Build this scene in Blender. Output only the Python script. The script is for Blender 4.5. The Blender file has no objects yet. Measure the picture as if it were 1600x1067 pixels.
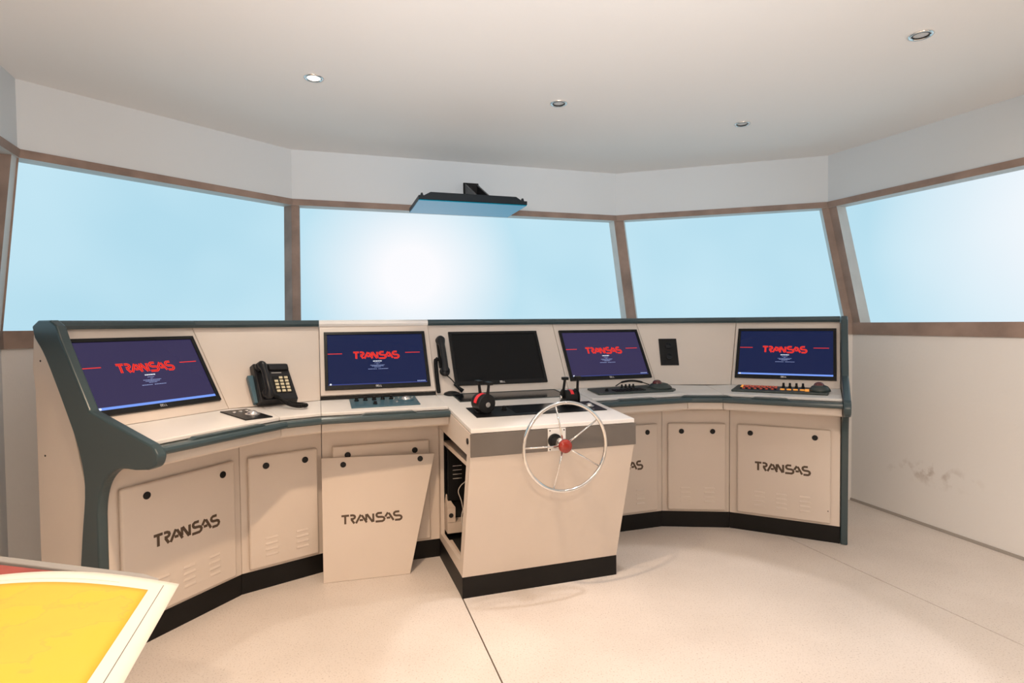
import bpy, math, random
from mathutils import Vector, Matrix
random.seed(4)
SC = bpy.context.scene
COL = SC.collection
# ------------------------------------------------------------------ camera
F_PX = 918.8
pitch, roll = 0.0308, 0.00866
cd = bpy.data.cameras.new('camera'); cam = bpy.data.objects.new('camera', cd); COL.objects.link(cam)
cd.sensor_width = 36.0; cd.lens = F_PX / 1600 * 36.0; cd.clip_start = 0.02
Rt = Vector((1, 0, 0)); Up = Vector((0, math.sin(pitch), math.cos(pitch))); Fw = Vector((0, math.cos(pitch), -math.sin(pitch)))
cr, sr = math.cos(roll), math.sin(roll)
R2 = cr * Rt - sr * Up; U2 = sr * Rt + cr * Up
M = Matrix((R2, U2, -Fw)).transposed().to_4x4(); M.translation = Vector((0, 0, 1.2))
cam.matrix_world = M
SC.camera = cam
# ------------------------------------------------------------------ world, exposure
W = bpy.data.worlds.new('world'); SC.world = W; W.use_nodes = True
W.node_tree.nodes['Background'].inputs[0].default_value = (0.55, 0.8, 0.95, 1)
W.node_tree.nodes['Background'].inputs[1].default_value = 0.05
SC.view_settings.view_transform = 'Standard'
try: SC.view_settings.look = 'None'
except Exception: pass
SC.view_settings.exposure = 0.0; SC.view_settings.gamma = 1.0; SC.view_settings.use_curve_mapping = False
# ------------------------------------------------------------------ lamps (ceiling downlights and added fill spots)
CEIL = 2.34
LAMPS_WARM = (1.0, 0.74, 0.52)
def spot(x, y, power, color, angle=120, blend=0.8, z=CEIL - 0.045, aim=None, rad=0.035):
    l = bpy.data.lights.new('downlight_or_fill_spot', 'SPOT'); l.energy = power; l.color = color
    l.spot_size = math.radians(angle); l.spot_blend = blend; l.shadow_soft_size = rad
    o = bpy.data.objects.new('downlight_or_fill_spot', l); COL.objects.link(o); o.location = (x, y, z)
    if aim:
        d = Vector(aim) - Vector((x, y, z)); o.rotation_euler = d.to_track_quat('-Z', 'Y').to_euler()
    return o
def bulb(x, y, z, power, color, rad=0.12):
    l = bpy.data.lights.new('pendant_bulb_light', 'POINT'); l.energy = power; l.color = color; l.shadow_soft_size = rad
    o = bpy.data.objects.new('pendant_bulb_light', l); COL.objects.link(o); o.location = (x, y, z)
# downlights in the ceiling (one in view, one just above the frame, the rest unseen, added to brighten the room)
spot(-0.903, 2.745, 20, (1.0, 0.89, 0.74), 60, 0.3)
spot(0.571, 2.095, 54, (0.92, 0.84, 0.80), 51, 0.15)
spot(-0.55, 1.35, 122, (1.0, 0.72, 0.49), 110, 0.6)
spot(1.646, 1.15, 36, (1.0, 0.86, 0.78), 110, 0.5)
spot(0.2, -1.0, 262, (1.0, 0.765, 0.56), 150, 0.8)
# added fill, no fixtures: spots aimed at the ceiling, one at the right wall
spot(0.2, 0.0, 125, (0.72, 0.88, 1.0), 80, 1.0, z=1.45, aim=(0.3, 2.6, 2.34), rad=0.1)
spot(0.2, -0.6, 330, (1.0, 0.82, 0.67), 50, 1.0, aim=(2.8, 2.2, 0.7))
spot(1.3, -0.2, 60, (1.0, 0.86, 0.76), 90, 1.0, z=1.5, aim=(1.5, 1.7, 2.34), rad=0.1)
spot(-0.4, -0.4, 175, (1.0, 0.85, 0.77), 90, 1.0, z=1.5, aim=(-0.6, 1.2, 2.34), rad=0.1)

# ------------------------------------------------------------------ materials
def nt(m): return m.node_tree.nodes, m.node_tree.links
def mat(name, col, rough=0.5, metal=0.0, bump=0.0, bscale=80, var=0.0, vscale=6, spec=0.5, coat=0.0):
    m = bpy.data.materials.new(name); m.use_nodes = True; N, L = nt(m)
    b = N['Principled BSDF']; b.inputs['Roughness'].default_value = rough; b.inputs['Metallic'].default_value = metal
    b.inputs['Specular IOR Level'].default_value = spec; b.inputs['Coat Weight'].default_value = coat
    b.inputs['Base Color'].default_value = (*col, 1)
    tc = N.new('ShaderNodeTexCoord')
    if var > 0:
        n = N.new('ShaderNodeTexNoise'); n.inputs['Scale'].default_value = vscale; n.inputs['Detail'].default_value = 5
        L.new(tc.outputs['Object'], n.inputs['Vector'])
        r = N.new('ShaderNodeValToRGB'); L.new(n.outputs['Fac'], r.inputs[0])
        r.color_ramp.elements[0].position = 0.3; r.color_ramp.elements[1].position = 0.7
        r.color_ramp.elements[0].color = (*[c * (1 - var) for c in col], 1); r.color_ramp.elements[1].color = (*[min(1, c * (1 + var * 0.5)) for c in col], 1)
        L.new(r.outputs[0], b.inputs['Base Color'])
    if bump > 0:
        n2 = N.new('ShaderNodeTexNoise'); n2.inputs['Scale'].default_value = bscale; n2.inputs['Detail'].default_value = 4
        L.new(tc.outputs['Object'], n2.inputs['Vector'])
        bp = N.new('ShaderNodeBump'); bp.inputs['Strength'].default_value = bump; bp.inputs['Distance'].default_value = 0.003
        L.new(n2.outputs['Fac'], bp.inputs['Height']); L.new(bp.outputs[0], b.inputs['Normal'])
    return m
def emit(name, col, s=1.0, rough=0.2, base=(0, 0, 0)):
    m = mat(name, base, rough); b = m.node_tree.nodes['Principled BSDF']
    b.inputs['Emission Color'].default_value = (*col, 1); b.inputs['Emission Strength'].default_value = s; b.inputs['Specular IOR Level'].default_value = 0.16
    return m
WHITE = mat('white_laminate', (0.66, 0.575, 0.505), 0.42, bump=0.06, bscale=350, var=0.03, vscale=3)
WHITE_TOP = mat('white_counter_laminate', (0.76, 0.735, 0.71), 0.35, bump=0.04, bscale=300, var=0.02)
CREAM = mat('cream_board', (0.60, 0.50, 0.42), 0.6, var=0.1)
GREY = mat('grey_lacquer', (0.036, 0.060, 0.068), 0.3, var=0.08, vscale=4)
GREYB = mat('grey_band_lacquer', (0.135, 0.118, 0.105), 0.4, var=0.06)
BLACK = mat('black_plinth', (0.006, 0.005, 0.0045), 0.5, var=0.2, spec=0.25)
BLK = mat('black_plastic', (0.007, 0.007, 0.0075), 0.38, bump=0.05, bscale=500, spec=0.25)
BLKG = mat('black_gloss_panel', (0.010, 0.012, 0.015), 0.15, var=0.1, spec=0.3)
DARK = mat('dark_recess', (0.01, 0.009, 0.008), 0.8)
PHON = mat('dark_phone_plastic', (0.012, 0.012, 0.014), 0.3, spec=0.35)
PALE = mat('pale_keycap', (0.62, 0.55, 0.38), 0.5)
TEAL = mat('teal_panel', (0.05, 0.12, 0.16), 0.35, var=0.08)
DKGREEN = mat('dark_grey_panel', (0.035, 0.048, 0.045), 0.4, var=0.1)
CHROME = mat('chrome', (0.82, 0.80, 0.78), 0.10, 1.0)
SILVER = mat('silver_ball', (0.75, 0.72, 0.7), 0.22, 0.8)
RED = mat('red_knob', (0.28, 0.018, 0.008), 0.22, coat=0.4)
REDB = mat('red_scale', (0.75, 0.03, 0.04), 0.4)
DRED = mat('dark_red_ball', (0.10, 0.012, 0.012), 0.15, coat=0.6)
AMBER = emit('amber_key_light', (1.0, 0.38, 0.06), 0.9)
REDKEY = emit('red_key_light', (1.0, 0.16, 0.08), 0.35)
INK = mat('dark_lettering', (0.075, 0.045, 0.025), 0.5)
WOOD = mat('window_frame_wood', (0.30, 0.215, 0.175), 0.6, bump=0.25, bscale=40, var=0.28, vscale=7)
WALLM = mat('painted_plaster', (0.74, 0.72, 0.70), 0.75, bump=0.25, bscale=60, var=0.04, vscale=2)
CEILM = mat('ceiling_paint', (0.87, 0.86, 0.85), 0.8, bump=0.05, bscale=40, var=0.015, vscale=1.2)
CABLE = mat('pale_cable', (0.6, 0.55, 0.5), 0.5)
PAPER = mat('chart_paper', (0.70, 0.655, 0.59), 0.7, var=0.02)
MAROON = mat('maroon_folder', (0.30, 0.06, 0.045), 0.55, var=0.25, vscale=12)
TABLEM = mat('grey_table_laminate', (0.30, 0.29, 0.28), 0.5, var=0.06)
SCR_RED = emit('screen_red', (1.0, 0.045, 0.03), 1.0)
SCR_DRED = emit('screen_dark_red', (0.30, 0.008, 0.012), 1.0)
SCR_TXT = emit('screen_text', (0.45, 0.55, 0.95), 0.75)
SCR_WHT = emit('screen_white', (0.85, 0.9, 1.0), 1.0)
SCR_BLU = emit('screen_taskbar', (0.20, 0.36, 0.95), 1.0)
SCR_BLD = emit('screen_taskbar_dim', (0.05, 0.07, 0.28), 0.8)
SCREEN = emit('screen_navy', (0.006, 0.013, 0.062), 1.0, 0.14, (0.004, 0.004, 0.006))
SCREENP = emit('screen_violet', (0.036, 0.029, 0.085), 1.0, 0.2, (0.006, 0.005, 0.008))
SCR_OFF = mat('screen_off', (0.009, 0.009, 0.0095), 0.3, spec=0.12)
WARM_LAMP = emit('lamp_glow', (1.0, 0.9, 0.75), 14.0)
LAMPOFF = mat('lamp_lens_unlit', (0.55, 0.52, 0.5), 0.3)
TVFACE = mat('panel_painted_reflection', (0.0, 0.27, 0.45), 0.25, 0.6, spec=0.2)  # blue base colour stands for the projection screen mirrored in dark glass
TVBODY = mat('blue_black_housing', (0.008, 0.014, 0.02), 0.45, spec=0.25)
FRAME_LIT = mat('pale_screenlit_frame', (0.62, 0.62, 0.60), 0.45, var=0.1)  # lighter tone for frame faces: screen glow put into their colour

def mat_floor():
    m = mat('terrazzo', (0.6, 0.53, 0.47), 0.42, spec=0.4); N, L = nt(m); b = N['Principled BSDF']
    tc = N.new('ShaderNodeTexCoord')
    n = N.new('ShaderNodeTexNoise'); n.inputs['Scale'].default_value = 2.2; n.inputs['Detail'].default_value = 8
    r = N.new('ShaderNodeValToRGB'); r.color_ramp.elements[0].position = .3; r.color_ramp.elements[1].position = .7
    r.color_ramp.elements[0].color = (0.66, 0.60, 0.55, 1); r.color_ramp.elements[1].color = (0.76, 0.70, 0.65, 1)
    v = N.new('ShaderNodeTexVoronoi'); v.inputs['Scale'].default_value = 95
    r2 = N.new('ShaderNodeValToRGB'); r2.color_ramp.elements[0].position = .0; r2.color_ramp.elements[1].position = 0.22
    r2.color_ramp.elements[0].color = (0.50, 0.46, 0.42, 1); r2.color_ramp.elements[1].color = (1, 1, 1, 1)
    n3 = N.new('ShaderNodeTexNoise'); n3.inputs['Scale'].default_value = 160; n3.inputs['Detail'].default_value = 2
    r3 = N.new('ShaderNodeValToRGB'); r3.color_ramp.elements[0].position = .30; r3.color_ramp.elements[1].position = .42
    r3.color_ramp.elements[0].color = (0.6, 0.56, 0.53, 1); r3.color_ramp.elements[1].color = (1, 1, 1, 1)
    for q in (n, v, n3): L.new(tc.outputs['Object'], q.inputs['Vector'])
    L.new(n.outputs['Fac'], r.inputs[0]); L.new(v.outputs['Distance'], r2.inputs[0]); L.new(n3.outputs['Fac'], r3.inputs[0])
    a = N.new('ShaderNodeMix'); a.data_type = 'RGBA'; a.blend_type = 'MULTIPLY'; a.inputs[0].default_value = .35
    c = N.new('ShaderNodeMix'); c.data_type = 'RGBA'; c.blend_type = 'MULTIPLY'; c.inputs[0].default_value = .7
    L.new(r.outputs[0], a.inputs[6]); L.new(r2.outputs[0], a.inputs[7]); L.new(a.outputs[2], c.inputs[6]); L.new(r3.outputs[0], c.inputs[7])
    L.new(c.outputs[2], b.inputs['Base Color'])
    return m
FLOORM = mat_floor()
def mat_wall_stained():
    m = mat('painted_plaster_scuffed', (0.74, 0.72, 0.70), 0.75, bump=0.25, bscale=60); N, L = nt(m); b = N['Principled BSDF']
    tc = N.new('ShaderNodeTexCoord'); mp = N.new('ShaderNodeMapping'); mp.inputs['Location'].default_value = (-2.38, -3.36, -0.315)
    mp.vector_type = 'POINT'; L.new(tc.outputs['Object'], mp.inputs['Vector'])
    mp2 = N.new('ShaderNodeMapping'); mp2.inputs['Scale'].default_value = (3.2, 3.0, 11); L.new(mp.outputs[0], mp2.inputs['Vector'])
    g = N.new('ShaderNodeTexGradient'); g.gradient_type = 'SPHERICAL'; L.new(mp2.outputs[0], g.inputs['Vector'])
    n = N.new('ShaderNodeTexNoise'); n.inputs['Scale'].default_value = 16; n.inputs['Detail'].default_value = 7; L.new(tc.outputs['Object'], n.inputs['Vector'])
    r = N.new('ShaderNodeValToRGB'); r.color_ramp.elements[0].position = .52; r.color_ramp.elements[1].position = .66; L.new(n.outputs['Fac'], r.inputs[0])
    mu = N.new('ShaderNodeMath'); mu.operation = 'MULTIPLY'; L.new(g.outputs['Fac'], mu.inputs[0]); L.new(r.outputs[0], mu.inputs[1])
    mx = N.new('ShaderNodeMix'); mx.data_type = 'RGBA'; mx.inputs[6].default_value = (0.74, 0.72, 0.70, 1); mx.inputs[7].default_value = (0.50, 0.44, 0.40, 1)
    L.new(mu.outputs[0], mx.inputs[0]); L.new(mx.outputs[2], b.inputs['Base Color'])
    return m
WALLS = mat_wall_stained()
UPW = mat('upper_wall_shaded', (0.66, 0.70, 0.73), 0.8, bump=0.05, bscale=40, var=0.015, vscale=1.2)  # ceiling paint made darker and bluer: shade put into the wall colour
def mat_projection():
    # what the projectors throw on the screen: pale blue haze with a whiter patch per projector beam
    m = bpy.data.materials.new('projected_haze'); m.use_nodes = True; N, L = nt(m); N.clear()
    out = N.new('ShaderNodeOutputMaterial'); e = N.new('ShaderNodeEmission'); L.new(e.outputs[0], out.inputs[0])
    tc = N.new('ShaderNodeTexCoord')
    acc = None
    for (c, s) in (((-0.95, 5.62, 1.68), 0.95), ((4.35, 4.1, 1.95), 0.62)):
        mp = N.new('ShaderNodeMapping'); mp.inputs['Location'].default_value = tuple(-x for x in c); L.new(tc.outputs['Object'], mp.inputs['Vector'])
        m2 = N.new('ShaderNodeMapping'); m2.inputs['Scale'].default_value = (s, s, s); L.new(mp.outputs[0], m2.inputs['Vector'])
        g = N.new('ShaderNodeTexGradient'); g.gradient_type = 'SPHERICAL'; L.new(m2.outputs[0], g.inputs['Vector'])
        if acc is None: acc = g.outputs['Fac']
        else:
            ad = N.new('ShaderNodeMath'); ad.operation = 'ADD'; L.new(acc, ad.inputs[0]); L.new(g.outputs['Fac'], ad.inputs[1]); acc = ad.outputs[0]
    n = N.new('ShaderNodeTexNoise'); n.inputs['Scale'].default_value = 0.8; n.inputs['Detail'].default_value = 2; L.new(tc.outputs['Object'], n.inputs['Vector'])
    rb = N.new('ShaderNodeValToRGB'); rb.color_ramp.elements[0].position = .3; rb.color_ramp.elements[1].position = .7
    rb.color_ramp.elements[0].color = (0.46, 0.725, 0.855, 1); rb.color_ramp.elements[1].color = (0.56, 0.80, 0.91, 1); L.new(n.outputs['Fac'], rb.inputs[0])
    cl = N.new('ShaderNodeMath'); cl.operation = 'MULTIPLY'; cl.inputs[1].default_value = 1.3; cl.use_clamp = True; L.new(acc, cl.inputs[0])
    mx = N.new('ShaderNodeMix'); mx.data_type = 'RGBA'; L.new(cl.outputs[0], mx.inputs[0]); L.new(rb.outputs[0], mx.inputs[6]); mx.inputs[7].default_value = (0.97, 0.97, 1.0, 1)
    L.new(mx.outputs[2], e.inputs[0]); e.inputs[1].default_value = 1.0
    return m
PROJ = mat_projection()
def mat_chart():
    m = mat('chart_print', (0.9, 0.6, 0.12), 0.65); N, L = nt(m); b = N['Principled BSDF']
    tc = N.new('ShaderNodeTexCoord')
    n = N.new('ShaderNodeTexNoise'); n.inputs['Scale'].default_value = 9; n.inputs['Detail'].default_value = 5; L.new(tc.outputs['Object'], n.inputs['Vector'])
    r = N.new('ShaderNodeValToRGB'); e = r.color_ramp.elements
    e[0].position = .25; e[0].color = (0.65, 0.37, 0.04, 1); e[1].position = .6; e[1].color = (0.70, 0.40, 0.03, 1)
    for p_, c_ in ((.44, (0.68, 0.39, 0.04, 1)), (.455, (0.62, 0.35, 0.045, 1)), (.47, (0.69, 0.40, 0.035, 1))):
        q = e.new(p_); q.color = c_
    L.new(n.outputs['Fac'], r.inputs[0]); L.new(r.outputs[0], b.inputs['Base Color'])
    return m
CHART = mat_chart()

# ------------------------------------------------------------------ builders
def thing(name, label, cat, loc=(0, 0, 0), rz=0.0, group=None):
    o = bpy.data.objects.new(name, None); COL.objects.link(o); o.empty_display_size = 0.05
    o.location = loc; o.rotation_euler = (0, 0, rz); o['label'] = label; o['category'] = cat
    if group: o['group'] = group
    return o
def rootmat(o):
    while o.parent: o = o.parent
    return Matrix.Translation(o.location) @ Matrix.Rotation(o.rotation_euler[2], 4, 'Z')
def obj(name, vf, m, parent=None, smooth=False, bevel=0.0, seg=2, label=None):
    """world-space vertices -> one mesh object (stored relative to its thing)"""
    v, f = vf
    if parent is not None:
        inv = rootmat(parent).inverted(); v = [inv @ Vector(p) for p in v]
    me = bpy.data.meshes.new(name); me.from_pydata([tuple(p) for p in v], [], f); me.validate(); me.update()
    import bmesh
    bm = bmesh.new(); bm.from_mesh(me); bmesh.ops.recalc_face_normals(bm, faces=bm.faces)
    bm.to_mesh(me); bm.free()
    me.materials.append(m)
    o = bpy.data.objects.new(name, me); COL.objects.link(o)
    if parent is not None: o.parent = parent
    if smooth:
        for p in me.polygons: p.use_smooth = True
    if bevel > 0:
        b = o.modifiers.new('bevel', 'BEVEL'); b.width = bevel; b.segments = seg; b.limit_method = 'ANGLE'; b.angle_limit = math.radians(40)
        b.harden_normals = False
    if label: o['label'] = label
    return o
def faces2(o, idx, m):
    o.data.materials.append(m)
    for i in idx: o.data.polygons[i].material_index = 1
    return o
def tag(o, label, cat, group=None):
    o['label'] = label; o['category'] = cat
    if group: o['group'] = group
    return o
def struct(o): o['kind'] = 'structure'; return o
def join(*ms):
    V = []; Fc = []
    for v, f in ms:
        k = len(V); V += list(v); Fc += [tuple(i + k for i in q) for q in f]
    return V, Fc
def loft(A, B):
    n = len(A); V = list(A) + list(B)
    return V, [tuple(range(n))[::-1], tuple(range(n, 2 * n))] + [(i, (i + 1) % n, n + (i + 1) % n, n + i) for i in range(n)]
class Frame:
    def __init__(s, O, X, Y, Z): s.O, s.X, s.Y, s.Z = Vector(O), Vector(X).normalized(), Vector(Y).normalized(), Vector(Z).normalized()
    def __call__(s, x, y, z=0.0): return s.O + s.X * x + s.Y * y + s.Z * z
    def sub(s, x, y, z=0, rot=0):
        c, q = math.cos(rot), math.sin(rot)
        return Frame(s(x, y, z), s.X * c + s.Y * q, s.Y * c - s.X * q, s.Z)
def box(fr, x0, x1, y0, y1, z0, z1):
    A = [fr(x0, y0, z0), fr(x1, y0, z0), fr(x1, y1, z0), fr(x0, y1, z0)]
    B = [fr(x0, y0, z1), fr(x1, y0, z1), fr(x1, y1, z1), fr(x0, y1, z1)]
    return loft(A, B)
def prism(fr, poly, z0, z1): return loft([fr(x, y, z0) for x, y in poly], [fr(x, y, z1) for x, y in poly])
def ring_plate(fr, x0, x1, y0, y1, w, z0, z1, wb=None):
    wb = w if wb is None else wb
    return join(box(fr, x0, x1, y0, y0 + wb, z0, z1), box(fr, x0, x1, y1 - w, y1, z0, z1),
                box(fr, x0, x0 + w, y0 + wb, y1 - w, z0, z1), box(fr, x1 - w, x1, y0 + wb, y1 - w, z0, z1))
def lathe(fr, cx, cy, prof, seg=24):
    """prof: (radius, z) list around the frame's Z"""
    V = []; Fc = []; n = len(prof)
    for r, z in prof:
        for i in range(seg):
            a = 2 * math.pi * i / seg; V.append(fr(cx + r * math.cos(a), cy + r * math.sin(a), z))
    for k in range(n - 1):
        for i in range(seg):
            j = (i + 1) % seg; Fc.append((k * seg + i, k * seg + j, (k + 1) * seg + j, (k + 1) * seg + i))
    Fc.append(tuple(range(seg))[::-1]); Fc.append(tuple((n - 1) * seg + i for i in range(seg)))
    return V, Fc
def disc(fr, cx, cy, r, z0, z1, seg=24): return lathe(fr, cx, cy, [(r, z0), (r, z1)], seg)
def dome(fr, cx, cy, r, z0, h, seg=20, k=6):
    return lathe(fr, cx, cy, [(r, z0)] + [(max(r * math.cos(t * math.pi / 2 / k), 0.0004), z0 + h * math.sin(t * math.pi / 2 / k)) for t in range(1, k + 1)], seg)
def torus(fr, cx, cy, R, r, z=0, seg=64, rs=12):
    V = []; Fc = []
    for i in range(seg):
        a = 2 * math.pi * i / seg
        for j in range(rs):
            b = 2 * math.pi * j / rs; q = R + r * math.cos(b)
            V.append(fr(cx + q * math.cos(a), cy + q * math.sin(a), z + r * math.sin(b)))
    for i in range(seg):
        for j in range(rs):
            i2, j2 = (i + 1) % seg, (j + 1) % rs; Fc.append((i * rs + j, i2 * rs + j, i2 * rs + j2, i * rs + j2))
    return V, Fc
def catmull(P, k=6):
    P = [Vector(p) for p in P]; Q = [2 * P[0] - P[1]] + P + [2 * P[-1] - P[-2]]; out = []
    for i in range(1, len(Q) - 2):
        for j in range(k):
            t = j / k; a, b, c, d = Q[i - 1], Q[i], Q[i + 1], Q[i + 2]
            out.append(0.5 * ((2 * b) + (c - a) * t + (2 * a - 5 * b + 4 * c - d) * t * t + (3 * b - 3 * c + d - a) * t ** 3))
    return out + [P[-1]]
def tube(P, rad, seg=8):
    P = [Vector(p) for p in P]; n = len(P); rad = rad if isinstance(rad, (list, tuple)) else [rad] * n
    V = []; Fc = []; prev = None
    for i, p in enumerate(P):
        t = (P[min(i + 1, n - 1)] - P[max(i - 1, 0)]).normalized()
        if prev is None:
            a = Vector((0, 0, 1)) if abs(t.z) < 0.9 else Vector((1, 0, 0)); u = t.cross(a).normalized()
        else: u = (prev - t * prev.dot(t)).normalized()
        prev = u; w = t.cross(u)
        for j in range(seg):
            b = 2 * math.pi * j / seg; V.append(p + (u * math.cos(b) + w * math.sin(b)) * rad[i])
    for i in range(n - 1):
        for j in range(seg):
            j2 = (j + 1) % seg; Fc.append((i * seg + j, i * seg + j2, (i + 1) * seg + j2, (i + 1) * seg + j))
    Fc.append(tuple(range(seg))[::-1]); Fc.append(tuple((n - 1) * seg + j for j in range(seg)))
    return V, Fc
def coil(P, R, r, turns, seg=6):
    P = catmull(P, 12); n = len(P); L = [0]
    for i in range(1, n): L.append(L[-1] + (P[i] - P[i - 1]).length)
    out = []; N = int(turns * 10); up = Vector((0.1, 0.2, 1)).normalized()
    for k in range(N + 1):
        s = L[-1] * k / N; i = 0
        while i < n - 2 and L[i + 1] < s: i += 1
        f = (s - L[i]) / max(1e-6, L[i + 1] - L[i]); c = P[i].lerp(P[i + 1], f); t = (P[i + 1] - P[i]).normalized()
        u = t.cross(up).normalized(); w = t.cross(u); a = 2 * math.pi * turns * k / N
        out.append(c + (u * math.cos(a) + w * math.sin(a)) * R)
    return tube(out, r, seg)
# ---- lettering made of strokes (stencil capitals)
LET = [[(0, 1), (.75, 1)], [(.37, .88), (.37, 0)],
       [(.86, 1), (1.12, 1), (1.28, .92), (1.33, .78), (1.28, .64), (1.14, .56), (.9, .56)], [(.98, .5), (1.26, 0)],
       [(1.42, 0), (1.9, 1)], [(2.0, .92), (2.48, 0)], [(1.78, .34), (2.12, .34)],
       [(2.44, 1), (2.44, .25)], [(2.5, 1), (3.08, 0)], [(3.14, 1), (3.14, 0)],
       [(4.02, 1), (3.62, 1), (3.49, .9), (3.46, .76), (3.52, .61), (3.66, .53), (4.02, .51), (4.2, .43), (4.26, .27), (4.2, .1), (4.05, 0), (3.36, 0)],
       [(4.34, .5), (4.62, 1)], [(4.70, .93), (5.18, 0)], [(4.48, .34), (4.84, .34)],
       [(5.78, 1), (5.4, 1), (5.26, .9), (5.22, .76), (5.28, .61), (5.42, .53), (5.78, .51), (5.94, .43), (6.0, .27), (5.94, .1), (5.8, 0), (5.32, 0)]]
def stroke(fr, pts, w, z0, z1):
    n = len(pts); L = []; R = []
    for i in range(n):
        a = Vector(pts[max(i - 1, 0)]); b = Vector(pts[i]); c = Vector(pts[min(i + 1, n - 1)])
        d1 = (b - a).normalized() if i else (c - b).normalized(); d2 = (c - b).normalized() if i < n - 1 else d1
        n1 = Vector((-d1.y, d1.x)); n2 = Vector((-d2.y, d2.x)); m = (n1 + n2).normalized(); k = w / 2 / max(.6, m.dot(n1))
        L.append(b + m * k); R.append(b - m * k)
    V = []; Fc = []
    for z in (z0, z1):
        V += [fr(p.x, p.y, z) for p in L] + [fr(p.x, p.y, z) for p in R]
    for i in range(n - 1):
        Fc.append((2 * n + i, 2 * n + i + 1, 3 * n + i + 1, 3 * n + i)); Fc.append((i, n + i, n + i + 1, i + 1))
        Fc.append((i, i + 1, 2 * n + i + 1, 2 * n + i)); Fc.append((n + i, 3 * n + i, 3 * n + i + 1, n + i + 1))
    Fc.append((0, 2 * n, 3 * n, n)); Fc.append((n - 1, 2 * n - 1, 4 * n - 1, 3 * n - 1))
    return V, Fc
def logo(fr, x0, x1, y0, y1, w=0.2, z0=0.0, z1=0.0006):
    sx = (x1 - x0) / 6.0; sy = (y1 - y0)
    out = []
    for st in LET:
        pts = [(x0 + a * sx, y0 + sy * (0.1 + b * 0.8)) for a, b in st]
        out.append(stroke(fr, pts, w * sy, z0, z1))
    return join(*out)
SMALL = {'D': [[(0, 0), (0, 1), (.35, 1), (.6, .75), (.6, .25), (.35, 0), (0, 0)]], 'E': [[(.55, 1), (0, 1), (0, 0), (.55, 0)], [(0, .5), (.45, .5)]], 'L': [[(0, 1), (0, 0), (.5, 0)]]}
def small_text(fr, s, x, y, h, z0, z1):
    out = []
    for ch in s:
        for st in SMALL[ch]: out.append(stroke(fr, [(x + a * h, y + b * h) for a, b in st], h * .2, z0, z1))
        x += h * 0.85
    return join(*out)

# ------------------------------------------------------------------ console ground plan
def v3(x, y, z=0): return Vector((x, y, z))
thA, thC, thG = 1.1370, 0.3209, -0.4844
tv = lambda th: v3(math.cos(th), math.sin(th)); nv = lambda th: v3(math.sin(th), -math.cos(th)); UPV = v3(0, 0, 1)
PA, PC, PG = v3(-1.2111, 2.5863), v3(-0.9238, 2.8218), v3(1.2546, 3.3867)
WID = 0.5626
PA0 = PA - tv(thA) * WID
PD, PE, PF = PC + tv(thC) * 0.5727, PC + tv(thC) * 1.3239, PC + tv(thC) * 1.8918
class Sec:
    """cross-section plane of the console: (d towards the operator, z) -> world"""
    def __init__(s, P, th): s.P, s.th = P, th
    def __call__(s, d, z, ds=0.0): return s.P + nv(s.th) * d + tv(s.th) * ds + UPV * z
DB, ZB, DU, ZU = -0.059, 0.830, -0.291, 1.199
DC, ZC = 0.2447, 0.8105
BACK = -0.37
def low_frame(P, th): return Frame(P, tv(th), UPV, nv(th))
def up_frame(SL, SR):
    a, b = SL(DB, ZB), SR(DB, ZB); c, d = SL(DU, ZU), SR(DU, ZU)
    X = (b - a).normalized(); Y = ((c + d) - (a + b)); Y = (Y - X * Y.dot(X)).normalized()
    return Frame(a, X, Y, X.cross(Y))
def top_frame(SL, SR):       # counter surface, origin at its front edge, Y towards the back
    a, b = SL(DC, ZC), SR(DC, ZC); c, d = SL(DB, ZB), SR(DB, ZB)
    X = (b - a).normalized(); Y = ((c + d) - (a + b)); Y = (Y - X * Y.dot(X)).normalized()
    return Frame(a, X, Y, X.cross(Y))
G = 0.0012
def seg(t, SL, SR, name, prof, m, bevel=0.0, label=None, gap=G):
    a = [SL(d, z, gap) for d, z in prof]; b = [SR(d, z, -gap) for d, z in prof]
    return obj(name, loft(a, b), m, t, bevel=bevel, label=label)
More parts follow.
